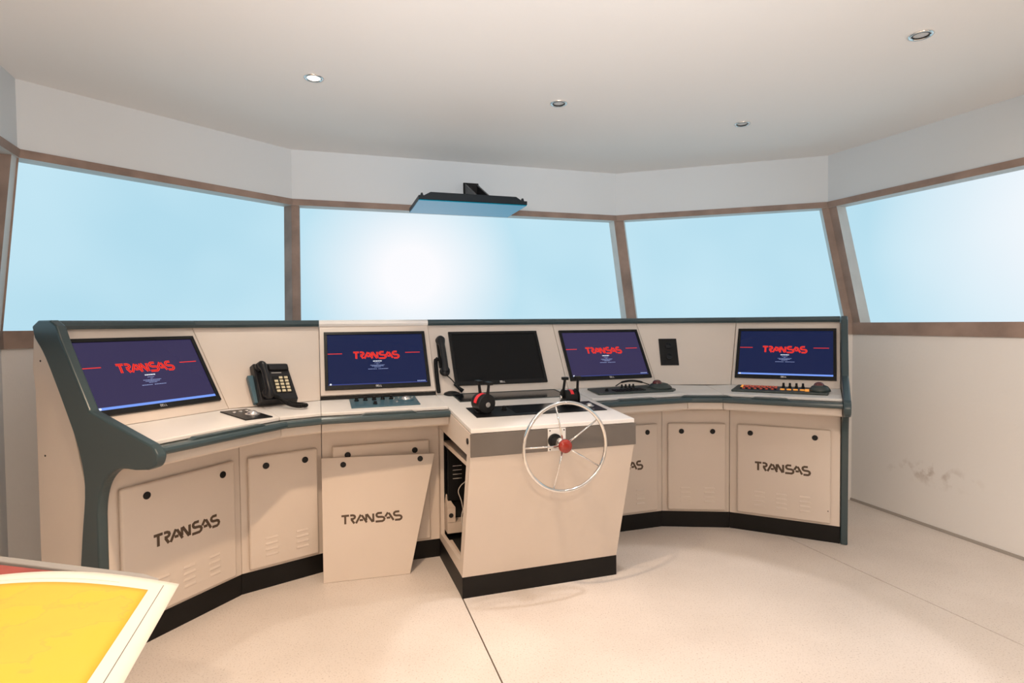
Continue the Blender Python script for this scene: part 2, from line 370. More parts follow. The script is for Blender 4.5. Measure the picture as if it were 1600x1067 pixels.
def module(t, SL, SR, cap=GREY, ctop=None, raised=False, caplabel=None, lower=True):
    if lower:
        seg(t, SL, SR, 'plinth', [(-0.004, 0), (-0.004, 0.092), (BACK, 0.092), (BACK, 0)], BLACK)
        seg(t, SL, SR, 'carcass', [(0, 0.093), (0, 0.6875), (BACK, 0.6875), (BACK, 0.093)], WHITE, 0.002)
        seg(t, SL, SR, 'counter_underside', [(-0.05, 0.689), (0.0, 0.689), (0.243, 0.722), (0.2526, 0.730), (0.2526, 0.7645), (0.2447, 0.790), (-0.05, 0.806)], WHITE, 0.002)
        seg(t, SL, SR, 'handrail', [(0.246, 0.766), (0.283, 0.7655), (0.2905, 0.771), (0.2925, 0.780), (0.2905, 0.789), (0.283, 0.7945), (0.246, 0.7945)], GREY, 0.0, gap=0)
        cp = ctop or [SL(DC, ZC), SR(DC, ZC), SR(DB, ZB), SL(DB, ZB)]
        c = sum(cp, Vector()) / len(cp); cp = [p + (c - p).normalized() * 0.0007 for p in cp]
        obj('countertop', loft([p - UPV * 0.0145 for p in cp], cp), WHITE_TOP, t, bevel=0.0025)
    fr = up_frame(SL, SR); w = (SR(DB, ZB) - SL(DB, ZB)).length
    off = 0.012 if raised else 0.0
    th = math.atan2(ZU - ZB, DB - DU); nd, nz = math.sin(th), math.cos(th)
    b0 = 0.010 if raised else 0.001
    y = lambda k: (DB + (DU - DB) * k + nd * off, ZB + (ZU - ZB) * k + nz * off)
    p0, p1 = y(b0 / 0.436 * 2 if raised else 0.002), y(1.0)
    seg(t, SL, SR, 'upper_panel', [p0, p1, (p1[0] - nd * 0.03, p1[1] - nz * 0.03), (p0[0] - nd * 0.03, p0[1] - nz * 0.03)], WHITE, 0.002)
    if raised: seg(t, SL, SR, 'shadow_gap', [(DB + 0.001, ZB + 0.001), (DB + 0.001, ZB + 0.012), (DB - 0.03, ZB + 0.02), (DB - 0.03, ZB + 0.001)], DARK)
    seg(t, SL, SR, 'back_panel', [(BACK + 0.02, 0.689), (BACK + 0.02, 1.19), (BACK, 1.19), (BACK, 0.689)], WHITE)
    seg(t, SL, SR, 'top_cap', [(DU + 0.022, ZU - 0.006), (DU + 0.028, ZU + 0.006), (DU + 0.024, ZU + 0.019), (DU + 0.012, ZU + 0.026), (BACK + 0.006, ZU + 0.026), (BACK - 0.004, ZU + 0.016), (BACK - 0.004, ZU - 0.008), (DU, ZU - 0.008)], cap, 0.0, caplabel, gap=0.0004)
    return fr
def door(t, fr, x0, x1, locks, z0=0.106, z1=0.613, vents=(), text=None):
    d = obj('door', box(fr, x0, x1, z0, z1, 0.0005, 0.020), WHITE, t, bevel=0.009, seg=3)
    for lx in locks:
        obj('door_lock', lathe(fr, lx, 0.567, [(0.0145, 0.0195), (0.0145, 0.0225), (0.011, 0.0242), (0.004, 0.0242)], 20), BLK, d)
    for (vx, vw) in vents:
        for k in range(4):
            zz = 0.156 + k * 0.0255
            f2 = fr.sub(vx, zz, 0.020)
            V = [f2(0, 0, 0), f2(vw, 0, 0), f2(vw - .004, 0.010, 0), f2(.004, 0.010, 0), f2(0.003, 0.001, 0.0028), f2(vw - 0.003, 0.001, 0.0028)]
            obj('vent_louvre', (V, [(0, 1, 5, 4), (4, 5, 2, 3), (0, 4, 3), (1, 2, 5), (0, 3, 2, 1)]), WHITE, d)
    if text:
        obj('lettering', logo(fr, text[0], text[1], 0.354, 0.409, 0.2, 0.0198, 0.0206), INK, d, label='dark brown stencil capitals TRANSAS')
    return d
def grip(t, SL, SR, x0, x1):
    # shallow grey raised grip plate above the handrail, on the counter's front edge
    fr = Frame(SL(0.2526, 0.7945), tv(SL.th), UPV, nv(SL.th))
    obj('grip_plate', prism(fr, [(x0, 0), (x1, 0), (x1 - 0.02, 0.0085), (x0 + 0.02, 0.0085)], -0.004, 0.028), GREY, t, bevel=0.002)

# ------------------------------------------------------------------ room shell
b0, b1, b2, b3 = v3(-2.20, 2.53), v3(-1.357, 3.65), v3(0.871, 4.347), v3(2.259, 3.899)
c0, c1, c2, c3 = v3(-2.266, 2.73), v3(-1.423, 3.85), v3(0.805, 4.547), v3(2.195, 4.10)
rdir = v3(0.266, -0.964); ldir = v3(0.359, -0.933)
b4 = b3 + rdir * 5.2; bL = b0 + ldir * 4.6
rdir_t = v3(0.3625, -0.932)
c4 = v3(2.195, 4.10) + rdir_t * 1.15
c4b = c4 + rdir * 4.2; cL = c0 + ldir * 4.6
SB, ST, HB, HT = 1.108, 1.186, 1.978, 2.02
def outward(P, Q):
    d = (Q - P).normalized(); n = v3(-d.y, d.x)
    m = (P + Q) / 2
    return n if (m + n - v3(0.4, 1)).length > (m - v3(0.4, 1)).length else -n
def offs(path, k):
    """path offset outwards by k, mitred at the corners"""
    out = []
    for i, p in enumerate(path):
        n1 = outward(path[max(i - 1, 0)], path[max(i, 1)]); n2 = outward(path[min(i, len(path) - 2)], path[min(i + 1, len(path) - 1)])
        m = (n1 + n2).normalized(); out.append(p + m * (k / max(0.3, m.dot(n1))))
    return out
BP = [bL, b0, b1, b2, b3, b4]
TP = [cL, c0, c1, c2, c3, c4, c4b]
names = ['left', 'front_left', 'front', 'front_right', 'right']
BO = offs(BP, 0.10)
for i, nm in enumerate(names):
    P, Q, Po, Qo = BP[i], BP[i + 1], BO[i], BO[i + 1]
    z = lambda p, h: v3(p.x, p.y, h)
    struct(obj('wall_' + nm, loft([z(P, 0), z(Q, 0), z(Qo, 0), z(Po, 0)], [z(P, SB), z(Q, SB), z(Qo, SB), z(Po, SB)]), WALLS if nm == 'right' else WALLM))
TO = offs(TP, 0.10)
tn = ['left', 'front_left', 'front', 'front_right', 'right', 'right']
for i in range(6):
    P, Q, Po, Qo = TP[i], TP[i + 1], TO[i], TO[i + 1]
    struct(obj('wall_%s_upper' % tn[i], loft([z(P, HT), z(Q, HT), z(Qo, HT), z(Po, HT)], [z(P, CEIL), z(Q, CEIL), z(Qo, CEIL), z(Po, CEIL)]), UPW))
# back wall
bk = [b4, bL]
struct(obj('wall_back', loft([z(b4, 0), z(bL, 0), z(bL + v3(-.05, -.1), 0), z(b4 + v3(.05, -.1), 0)], [z(b4, 3), z(bL, 3), z(bL + v3(-.05, -.1), 3), z(b4 + v3(.05, -.1), 3)]), WALLM))
# windows: sill, header, posts
def band(P, Q, Pt, Qt, hz, f):
    a = P.lerp(Pt, f); b = Q.lerp(Qt, f); return z(a, hz), z(b, hz)
BW = [bL, b0, b1, b2, b3, b3 + rdir * 1.15, b4]
def at(i, hz):
    f = (hz - ST) / (HT - ST); a = BW[i].lerp(TP[i], max(0, f)); return v3(a.x, a.y, hz)
DEP = 0.085
for i in range(5):
    w = bpy.data.objects.new('window_%d' % (i + 1), None); COL.objects.link(w); struct(w)
    i0, i1 = i, i + 1
    if i == 4: chain = [4, 5, 6]
    else: chain = [i, i + 1]
    w.location = at(i0, ST)
    for a, b in zip(chain[:-1], chain[1:]):
        P, Q = at(a, HB), at(b, HB); P2, Q2 = at(a, HT), at(b, HT)
        k = 0.12 if False else DEP
        Pn = [p for p in (TP)]; To = offs([v3(p.x, p.y) for p in TP], k)
        dP, dQ = To[a] - TP[a], To[b] - TP[b]
        inn = -0.012
        dPi, dQi = dP * (inn / k), dQ * (inn / k)
        faces2(obj('header', loft([P + dPi, Q + dQi, Q + dQ, P + dP], [P2 + dPi, Q2 + dQi, Q2 + dQ, P2 + dP]), WOOD, w), (0,), FRAME_LIT)
        P, Q = at(a, SB), at(b, SB); P2, Q2 = at(a, ST), at(b, ST)
        Bo = offs(BW, k); dP, dQ = Bo[a] - BW[a], Bo[b] - BW[b]; dPi, dQi = dP * (inn / k), dQ * (inn / k)
        obj('sill', loft([P + dPi, Q + dQi, Q + dQ, P + dP], [P2 + dPi, Q2 + dQi, Q2 + dQ, P2 + dP]), WOOD, w)
# corner posts between the windows
EW = {1: (0.055, 0.008), 2: (0.004, 0.044), 3: (0.02, 0.055), 4: (0.045, 0.060)}
for i in (1, 2, 3, 4):
    secs = []
    for hz in (ST - 0.002, HB + 0.002):
        c = at(i, hz); l = at(i - 1, hz); r = at(i + 1, hz)
        dl = (l - c).normalized(); dr = (r - c).normalized(); nl = outward(l, c); nr = outward(c, r)
        e1, e2 = EW[i]; m = (nl + nr).normalized(); k = DEP / m.dot(nl)
        secs.append([c, c + dr * e2, c + dr * e2 + nr * DEP, c + m * k, c + dl * e1 + nl * DEP, c + dl * e1])
    struct(faces2(obj('trim_%d' % i, loft(*secs), WOOD, None), {1: (7,), 2: ()}.get(i, (3, 6)), FRAME_LIT))  # first post: left front face paled to carry the screen light
# ceiling
Co = [z(p, CEIL) for p in TP]
struct(obj('ceiling', loft(Co, [p + UPV * 0.1 for p in Co]), CEILM))
# floor: three cast slabs with open joints
struct(obj('floor', ([v3(-4, -3, -0.006), v3(6, -3, -0.006), v3(6, 6.5, -0.006), v3(-4, 6.5, -0.006), v3(-4, -3, -0.08), v3(6, -3, -0.08), v3(6, 6.5, -0.08), v3(-4, 6.5, -0.08)],
    [(0, 1, 2, 3), (7, 6, 5, 4), (0, 4, 5, 1), (1, 5, 6, 2), (2, 6, 7, 3), (3, 7, 4, 0)]), mat('joint_filler', (0.12, 0.09, 0.07), 0.9)))
FL = bpy.data.objects['floor']
def ln(p, q, y): t = (y - p[1]) / (q[1] - p[1]); return p[0] + (q[0] - p[0]) * t
J1 = ((-0.229, 2.547), (-0.042, 1.928)); J2 = ((1.532, 3.184), (1.871, 2.124)); g = 0.003
def slab(xa, xb):
    pts = [v3(xa(-3), -3), v3(xb(-3), -3), v3(xb(6.5), 6.5), v3(xa(6.5), 6.5)]
    o = obj('floor_slab', loft([p - UPV * 0.005 for p in pts], pts), FLOORM, FL); return o
slab(lambda y: -4, lambda y: ln(*J1, y) - g); slab(lambda y: ln(*J1, y) + g, lambda y: ln(*J2, y) - g); slab(lambda y: ln(*J2, y) + g, lambda y: 6)
# skirting on the right wall
struct(obj('baseboard_right', loft([z(b3, 0.0), z(b4, 0.0), z(b4 - v3(.964, .266) * .008, 0), z(b3 - v3(.964, .266) * .008, 0)], [z(b3, 0.016), z(b4, 0.016), z(b4 - v3(.964, .266) * .008, .016), z(b3 - v3(.964, .266) * .008, .016)]), mat('grey_skirting', (0.34, 0.31, 0.28), 0.7)))
# curved projection screen beyond the windows
R = 5.0; cx, cy = 0.15, 0.75
V = []; Fc = []; K = 72
for k in range(K + 1):
    a = math.radians(-35 + 250 * k / K); x, y = cx + R * math.cos(a), cy + R * math.sin(a)
    for (rr, zz) in ((0, -0.4), (0, 3.6), (0.03, 3.6), (0.03, -0.4)): V.append(v3(x + rr * math.cos(a), y + rr * math.sin(a), zz))
for k in range(K):
    for j in range(4): Fc.append((4 * k + j, 4 * k + (j + 1) % 4, 4 * (k + 1) + (j + 1) % 4, 4 * (k + 1) + j))
Fc += [(0, 1, 2, 3), (4 * K + 3, 4 * K + 2, 4 * K + 1, 4 * K)]
tag(obj('projection_screen', (V, Fc), PROJ, None, smooth=False), 'tall curved screen glowing pale blue behind the wheelhouse windows', 'screen')

# ------------------------------------------------------------------ consoles
SA0, SA1, SC0, SC1, SE0, SE1 = Sec(PA0, thA), Sec(PA, thA), Sec(PC, thC), Sec(PD, thC), Sec(PE, thC), Sec(PF, thC)
PG1 = PG + tv(thG) * WID
SG0, SG1 = Sec(PG, thG), Sec(PG1, thG)
# far-left bay
tA = thing('control_console', 'leftmost console bay with blue-grey side cheek and lettered door behind the chart table', 'console', PA0, thA, 'ship bridge console bays')
cornA = SA1(0.004, 0.826, 0.13)
frA = module(tA, SA0, SA1, ctop=[SA0(DC, ZC), SA1(DC, ZC), cornA, SA1(DB, ZB), SA0(DB, ZB)])
lA = low_frame(PA0, thA)
door(tA, lA, 0.036, 0.522, (0.131, 0.460), vents=((0.16, 0.055), (0.27, 0.055), (0.385, 0.055)), text=(0.153, 0.436))
grip(tA, SA0, SA1, 0.13, 0.46)
# corner bay left
tB = thing('corner_console', 'narrow wedge-shaped console bay carrying the desk telephone', 'console', PA, math.atan2(PC.y - PA.y, PC.x - PA.x), 'ship bridge console bays')
frB = module(tB, SA1, SC0, ctop=[SA1(DC, ZC), SC0(DC, ZC), SC0(DB, ZB), cornA])
thB = math.atan2(PC.y - PA.y, PC.x - PA.x); lB = low_frame(PA, thB)
door(tB, lB, 0.03, 0.345, (0.106, 0.283), vents=((0.095, 0.06), (0.235, 0.06)))
# bay C
tC = thing('control_console', 'console bay with white cap left of the helm, loose panel leaning on it', 'console', PC, thC, 'ship bridge console bays')
frC = module(tC, SC0, SC1, cap=WHITE_TOP, raised=True, caplabel='white top cap')
lC = low_frame(PC, thC)
door(tC, lC, 0.048, 0.522, (0.12, 0.446))
grip(tC, SC0, SC1, 0.17, 0.42)
# bay D with helm pedestal
tD = thing('helm_console', 'projecting helm pedestal with open side, grey band and black inset panels', 'console', PD, thC, 'ship bridge console bays')
frD = module(tD, SC1, SE0, lower=False)
X0, X1 = 0.5705, 1.3225
lP = Frame(PC, tv(thC), -nv(thC), UPV)      # x along, y towards the back (= -d), z up
def side(prof, x0, x1): return loft([lP(x0, -d, zz) for d, zz in prof], [lP(x1, -d, zz) for d, zz in prof])
slopd = lambda zz: 0.497 + (0.665 - 0.497) * (zz - 0.093) / (0.657 - 0.093)
obj('plinth', join(side([(0.497, 0), (0.497, 0.092), (0.470, 0.092), (0.470, 0)], X0, X1), side([(0.47, 0), (0.47, 0.092), (0.0, 0.092), (0.0, 0)], X0, X0 + 0.02), side([(0.47, 0), (0.47, 0.092), (0.0, 0.092), (0.0, 0)], X1 - 0.02, X1)), BLACK, tD)
obj('front_panel', side([(0.497, 0.093), (0.665, 0.656), (0.665, 0.752), (0.647, 0.752), (0.647, 0.656), (0.479, 0.093)], X0, X1), WHITE, tD, bevel=0.002)
# grey band in two lengths, with the white wheel mounting plate between
fB = Frame(PC + nv(thC) * 0.665, tv(thC), UPV, nv(thC))
obj('grey_band', box(fB, X0 - 0.001, 0.905, 0.657, 0.752, 0.0005, 0.005), GREYB, tD, bevel=0.001)
obj('grey_band', box(fB, 0.99, X1 + 0.006, 0.657, 0.752, 0.0005, 0.005), GREYB, tD, bevel=0.001)
# sides
obj('side_panel', side([(0.478, 0.094), (0.646, 0.657), (0.646, 0.752), (-0.02, 0.806), (-0.02, 0.094)], X1 - 0.018, X1 - 0.001), WHITE, tD)
def side_frame():
    x0, x1 = X0 + 0.001, X0 + 0.019
    return join(side([(0.04, 0.094), (0.04, 0.800), (-0.02, 0.804), (-0.02, 0.094)], x0, x1),
                side([(0.04, 0.094), (0.04, 0.130), (0.46, 0.150), (0.493, 0.150), (0.477, 0.094)], x0, x1),
                side([(0.493, 0.150), (0.455, 0.150), (0.600, 0.655), (0.640, 0.655)], x0, x1),
                side([(0.04, 0.672), (0.04, 0.800), (0.646, 0.752), (0.646, 0.655), (0.60, 0.655)], x0, x1))
obj('side_frame', side_frame(), WHITE, tD, bevel=0.0)
obj('door_lock', lathe(Frame(lP(X0, -0.62, 0.715), -nv(thC), UPV, -tv(thC)), 0, 0, [(0.013, -0.001), (0.013, 0.003), (0.009, 0.0045)], 18), BLK, tD)
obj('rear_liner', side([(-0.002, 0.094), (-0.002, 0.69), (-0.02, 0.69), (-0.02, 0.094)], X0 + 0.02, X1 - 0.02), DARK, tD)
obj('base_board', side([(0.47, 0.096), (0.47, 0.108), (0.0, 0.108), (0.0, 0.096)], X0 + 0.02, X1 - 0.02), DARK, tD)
# slab
def slabz(d): return 0.830 + (0.773 - 0.830) * (d + 0.059) / 0.724
sl = [(-0.059, slabz(-0.059)), (0.668, slabz(0.668)), (0.668, slabz(0.668) - 0.019), (-0.059, slabz(-0.059) - 0.019)]
obj('slab_top', side(sl, 0.5735, X1), WHITE_TOP, tD, bevel=0.003)
# slab surface frame
sY = (lP(0, 0.059, slabz(-0.059)) - lP(0, -0.665, slabz(0.665))).normalized()
fS = Frame(lP(0, 0.059, slabz(-0.059)), tv(thC), sY, tv(thC).cross(sY))   # y=0 at the back, negative to the front
def sp(s, d): return (s, -(d + 0.059) * 1.0031)
bs = obj('rear_inset_tray', ring_plate(fS, 0.652, 1.24, -0.207, -0.004, 0.006, 0.0, 0.0035), DKGREEN, tD)
obj('tray_floor', box(fS, 0.658, 1.234, -0.201, -0.010, 0.0, 0.0018), BLKG, bs)
fp = obj('front_inset_panel', box(fS, 0.646, 1.282, sp(0, 0.487)[1], sp(0, 0.288)[1], 0.0, 0.0035), BLK, tD, bevel=0.001)
obj('glass_strip', box(fS, 0.84, 1.06, sp(0, 0.45)[1], sp(0, 0.30)[1], 0.0035, 0.0045), BLKG, fp)
obj('rotary_knob', lathe(fS, 0.807, sp(0, 0.375)[1], [(0.013, 0.0035), (0.013, 0.009), (0.010, 0.010), (0.0095, 0.022), (0.003, 0.023)], 20), BLK, fp)
obj('trackball', join(lathe(fS, 1.235, sp(0, 0.39)[1], [(0.024, 0.0035), (0.024, 0.0055), (0.020, 0.006)], 24), dome(fS, 1.235, sp(0, 0.39)[1], 0.016, 0.005, 0.012)), SILVER, fp, smooth=True, label='silver trackball')
for k in range(5): obj('push_button', disc(fS, 1.17 + 0.012 * k, sp(0, 0.47)[1], 0.004, 0.0035, 0.0055, 10), SILVER, fp)
# inside the pedestal: shelf
obj('inner_shelf', side([(0.01, 0.585), (0.01, 0.603), (0.575, 0.603), (0.568, 0.585)], X0 + 0.021, X1 - 0.03), CREAM, tD)
# things inside: seen through the open left side, against the dark rear liner
def dB(x0, x1, d0, d1, z0, z1): return box(lP, x0, x1, -d1, -d0, z0, z1)
tPC = thing('computer_case', 'black computer case with pale vent slots inside the open helm pedestal', 'computer', lP(0.72, -0.10, 0.109), thC)
obj('casing', dB(0.605, 0.86, 0.002, 0.055, 0.30, 0.575), BLK, tPC, bevel=0.003)
fV = Frame(lP(0, -0.055, 0), tv(thC), UPV, nv(thC))
for k in range(4): obj('vent_slot', box(fV, 0.632, 0.678, 0.412 + k * 0.0215, 0.4145 + k * 0.0215, 0.0, 0.0015), CABLE, tPC)
tWB = thing('junction_box', 'small beige box with round black hole low inside the open pedestal', 'box', lP(0.62, -0.09, 0.109), thC)
obj('housing', dB(0.592, 0.634, 0.03, 0.10, 0.204, 0.278), CREAM, tWB, bevel=0.002)
obj('foot_bracket', dB(0.592, 0.72, 0.03, 0.10, 0.150, 0.203), CREAM, tWB)
obj('port_hole', disc(Frame(lP(0, -0.10, 0), tv(thC), UPV, nv(thC)), 0.611, 0.240, 0.0115, 0.0, 0.0015), DARK, tWB)
obj('top_flap', loft([lP(0.592, -0.03, 0.279), lP(0.634, -0.03, 0.279), lP(0.634, -0.10, 0.279), lP(0.592, -0.10, 0.279)], [lP(0.600, -0.03, 0.33), lP(0.608, -0.03, 0.33), lP(0.612, -0.034, 0.31), lP(0.600, -0.034, 0.31)]), CREAM, tWB)
tag(obj('wooden_batten', dB(0.596, 0.612, 0.12, 0.44, 0.1095, 0.125), CREAM, None, bevel=0.002), 'beige batten lying just inside the pedestal opening', 'batten')
tag(obj('wooden_batten', dB(0.66, 0.70, 0.13, 0.36, 0.1095, 0.15), WHITE, None, bevel=0.002), 'pale block lying deeper inside the pedestal opening', 'batten')
tag(obj('network_cable', tube(catmull([lP(0.70, -0.13, 0.575), lP(0.692, -0.13, 0.53), lP(0.688, -0.13, 0.47), lP(0.682, -0.13, 0.42), lP(0.655, -0.13, 0.395), lP(0.642, -0.13, 0.365), lP(0.655, -0.14, 0.32), lP(0.665, -0.15, 0.25)]), 0.0022), CABLE, None, smooth=True), 'thin white cable hanging in front of the computer case inside the pedestal', 'cable')
tag(obj('network_cable', tube(catmull([lP(0.69, -0.16, 0.31), lP(0.662, -0.16, 0.29), lP(0.650, -0.16, 0.24), lP(0.66, -0.16, 0.19), lP(0.685, -0.165, 0.165)]), 0.003), CABLE, None, smooth=True), 'looped white cable lying low inside the pedestal beside the box', 'cable')
# bay E, corner F, bay G
tE = thing('control_console', 'console bay right of the helm, half its lettered door hidden by the pedestal', 'console', PE, thC, 'ship bridge console bays')
frE = module(tE, SE0, SE1)
lE = low_frame(PE, thC)
door(tE, lE, 0.047, 0.53, (0.13, 0.459), vents=((0.14, 0.058), (0.26, 0.058), (0.385, 0.058)), text=(0.146, 0.426))
grip(tE, SE0, SE1, 0.13, 0.36)
tF = thing('corner_console', 'narrow wedge-shaped console bay with black socket plate above its two-lock door', 'console', PF, math.atan2(PG.y - PF.y, PG.x - PF.x), 'ship bridge console bays')
cornG = SG0(0.004, 0.826, -0.13)
frF = module(tF, SE1, SG0, ctop=[SE1(DC, ZC), SG0(DC, ZC), cornG, SE1(DB, ZB)])
thF = math.atan2(PG.y - PF.y, PG.x - PF.x); lF = low_frame(PF, thF)
door(tF, lF, 0.031, 0.360, (0.108, 0.284), vents=((0.10, 0.062), (0.235, 0.062)))
fg = Frame(SE1(0.2526, 0.7945), (SG0(0.2526, 0) - SE1(0.2526, 0)), UPV, nv(thF))
obj('grip_plate', prism(fg, [(-0.045, 0), (0.235, 0), (0.205, 0.0085), (-0.02, 0.0085)], -0.004, 0.026), GREY, tF, bevel=0.002)
tG = thing('control_console', 'rightmost console bay ending in a slim grey cheek by the right wall', 'console', PG, thG, 'ship bridge console bays')
frG = module(tG, SG0, SG1, ctop=[SG0(DC, ZC), SG1(DC, ZC), SG1(DB, ZB), SG0(DB, ZB), cornG])
lG = low_frame(PG, thG)
door(tG, lG, 0.043, 0.517, (0.114, 0.440), vents=((0.133, 0.06), (0.247, 0.058), (0.365, 0.058)), text=(0.139, 0.417))
grip(tG, SG0, SG1, 0.14, 0.33)
obj('rivet', disc(lG, 0.505, 0.175, 0.003, 0.0195, 0.0212, 10), BLK, tG)
# end cheeks: a grey band following the console's silhouette, white board behind
def smooth2(P, k=5): return [(p.x, p.y) for p in catmull([(a, b, 0) for a, b in P], k)]
front = [(-0.36, 1.205), (-0.32, 1.226), (-0.245, 1.226), (-0.205, 1.205), (-0.180, 1.155)] + \
        [(-0.02, 0.905), (0.30, 0.812)] + smooth2([(0.322, 0.800), (0.337, 0.775), (0.322, 0.742), (0.286, 0.727)]) + smooth2([(0.22, 0.720), (0.134, 0.716), (0.07, 0.680), (0.03, 0.625), (0.012, 0.55), (0.010, 0.45), (0.010, 0.0)], 4)
backc = smooth2([(-0.120, 0.0), (-0.112, 0.25), (-0.088, 0.45), (-0.064, 0.633), (-0.095, 0.767), (-0.165, 0.90), (-0.278, 1.085), (-0.345, 1.16)], 4)
cheek = front + backc
def cheekmesh(S, s0, s1, poly):
    a = [S(d, zz, s0) for d, zz in poly]; b = [S(d, zz, s1) for d, zz in poly]; return loft(a, b)
obj('side_cheek', cheekmesh(SA0, -0.038, -0.002, cheek), GREY, tA, bevel=0.007, seg=3, label='blue-grey curved side cheek')
wp = [(-0.10, 0.0), (-0.068, 0.60), (-0.15, 0.86), (-0.30, 1.10), (-0.355, 1.18), (-0.372, 1.17), (-0.385, 1.05), (-0.372, 0.96), (-0.372, 0.0)]
obj('side_board', cheekmesh(SA0, -0.026, -0.003, wp), WHITE, tA, bevel=0.001)
fX = Frame(SA0(0, 0, -0.026), nv(thA), UPV, -tv(thA))
for d, zz in ((-0.333, 1.075), (-0.322, 0.72)): obj('screw_hole', disc(fX, d, zz, 0.004, 0.0, 0.0012, 10), BLK, tA)
obj('side_cheek', cheekmesh(SG1, 0.002, 0.036, cheek), GREY, tG, bevel=0.007, seg=3, label='dark grey curved side cheek')
obj('side_board', cheekmesh(SG1, 0.003, 0.026, wp), WHITE, tG, bevel=0.001)

# ------------------------------------------------------------------ monitors let into the upper panels
def monitor(fr, x0, label, scr, bright, loc, th, on=True, off=0.0):
    t = thing('monitor', label, 'monitor', loc, th, 'flush computer monitors along the console')
    x1, y0, y1, z0 = x0 + 0.525, 0.045 + off * 0, 0.378, off + 0.0005
    zf = z0 + 0.012
    obj('bezel', ring_plate(fr, x0, x1, y0, y1, 0.0165, z0, zf, 0.022), BLK, t, bevel=0.0015)
    sx0, sx1, sy0, sy1 = x0 + 0.0165, x1 - 0.0165, y0 + 0.022, y1 - 0.0165
    s = obj('screen', box(fr, sx0 - .001, sx1 + .001, sy0 - .001, sy1 + .001, z0, z0 + 0.007), scr if on else SCR_OFF, t)
    w, h = sx1 - sx0, sy1 - sy0; zz = z0 + 0.0072
    if on:
        X = lambda u: sx0 + u * w; Y = lambda q: sy1 - q * h
        obj('screen_logo', logo(fr, X(0.258), X(0.728), Y(0.505), Y(0.345), 0.21, zz, zz + 0.0004), SCR_RED, s, label='red outlined capitals TRANSAS')
        obj('logo_inline', logo(fr, X(0.258), X(0.728), Y(0.505), Y(0.345), 0.045, zz + 0.0004, zz + 0.0007), SCR_DRED, s)
        obj('screen_line', join(box(fr, X(0.0), X(0.145), Y(0.390), Y(0.378), zz, zz + .0004), box(fr, X(0.80), X(0.958), Y(0.390), Y(0.378), zz, zz + .0004)), SCR_RED, s)
        rows = [(0.545, 0.455, 0.545, 0.016, 1), (0.580, 0.470, 0.530, .006, 0), (0.603, 0.49, 0.51, .006, 0), (0.625, 0.425, 0.575, .007, 0), (0.645, 0.44, 0.56, .007, 0), (0.665, 0.465, 0.535, .006, 0), (0.70, 0.40, 0.49, .008, 0), (0.70, 0.505, 0.605, .008, 0)]
        wm, tm = [], []
        for (q, a, b, hh, big) in rows:
            u = a
            while u < b - 0.002:
                k = min(random.choice((0.008, 0.012, 0.018)) * (1.3 if big else 1), b - u)
                (wm if big else tm).append(box(fr, X(u), X(u + k), Y(q + hh / 2), Y(q - hh / 2), zz, zz + .0003)); u += k + 0.0028
        obj('screen_title', join(*wm), SCR_WHT, s); obj('screen_text', join(*tm), SCR_TXT, s)
        obj('taskbar', box(fr, sx0, sx1, sy0 + .001, sy0 + (0.012 if bright else 0.007), zz, zz + .0004), SCR_BLU if bright else SCR_BLD, s)
        obj('start_button', disc(fr, X(0.022), sy0 + 0.007, 0.005, zz + .0004, zz + .0007, 12), SCR_WHT, s)
        if not bright: obj('tray_icons', join(*[box(fr, X(0.90 + 0.018 * k), X(0.912 + 0.018 * k), sy0 + 0.008, sy0 + 0.014, zz, zz + .0004) for k in range(5)]), SCR_TXT, s)
    obj('bezel_lettering', small_text(fr, 'DELL', (x0 + x1) / 2 - 0.015, y0 + 0.0065, 0.009, zf, zf + 0.0004), SILVER, t, label='small silver letters DELL')
    return t
monitor(frA, 0.013, 'lit monitor in the leftmost bay beside the curved cheek, red logo on violet', SCREENP, True, frA(0.013, 0.045), thA)
monitor(frC, 0.022, 'lit monitor between the desk telephone and the hanging handset', SCREEN, False, frC(0.022, 0.045), thC, off=0.012)
monitor(frD, 0.109, 'switched-off black monitor behind the helm wheel', SCREEN, False, frD(0.109, 0.045), thC, on=False)
monitor(frE, 0.024, 'lit monitor just right of the black switched-off one', SCREENP, False, frE(0.024, 0.045), thC)
monitor(frG, 0.018, 'rightmost lit monitor above the amber-lit keyboard', SCREEN, True, frG(0.018, 0.045), thG)

# ------------------------------------------------------------------ control panels on the counters
def knob(fr, x, y, z, r, h, m, par, name='rotary_knob'):
    return obj(name, lathe(fr, x, y, [(r, z), (r, z + h * .3), (r * .75, z + h * .4), (r * .7, z + h), (r * .2, z + h)], 14), m, par)
fTA = top_frame(SA0, SA1)
def topxy(fr, s, d): return s, (DC - d) * 1.002
# trackball panel (turned a little on the counter)
q0 = topxy(fTA, WID - 0.132, 0.198)
fT = fTA.sub(q0[0], q0[1], 0, -math.radians(13.5))
tT = obj('trackball_panel', prism(fT, [(0, 0), (0.118, 0), (0.118, 0.222), (0, 0.222)], 0.0, 0.005), BLK, tA, bevel=0.002, label='small black trackball panel on the left counter before the telephone')
obj('trackball_ring', lathe(fT, 0.074, 0.085, [(0.030, 0.005), (0.030, 0.008), (0.024, 0.009)], 28), SILVER, tT, smooth=False)
obj('trackball', dome(fT, 0.074, 0.085, 0.023, 0.006, 0.016), SILVER, tT, smooth=True, label='silver trackball')
for k in range(3): obj('push_button', lathe(fT, 0.03 + 0.03 * k, 0.155 + 0.004 * k, [(0.009, 0.005), (0.009, 0.008), (0.006, 0.010)], 14), SILVER, tT)
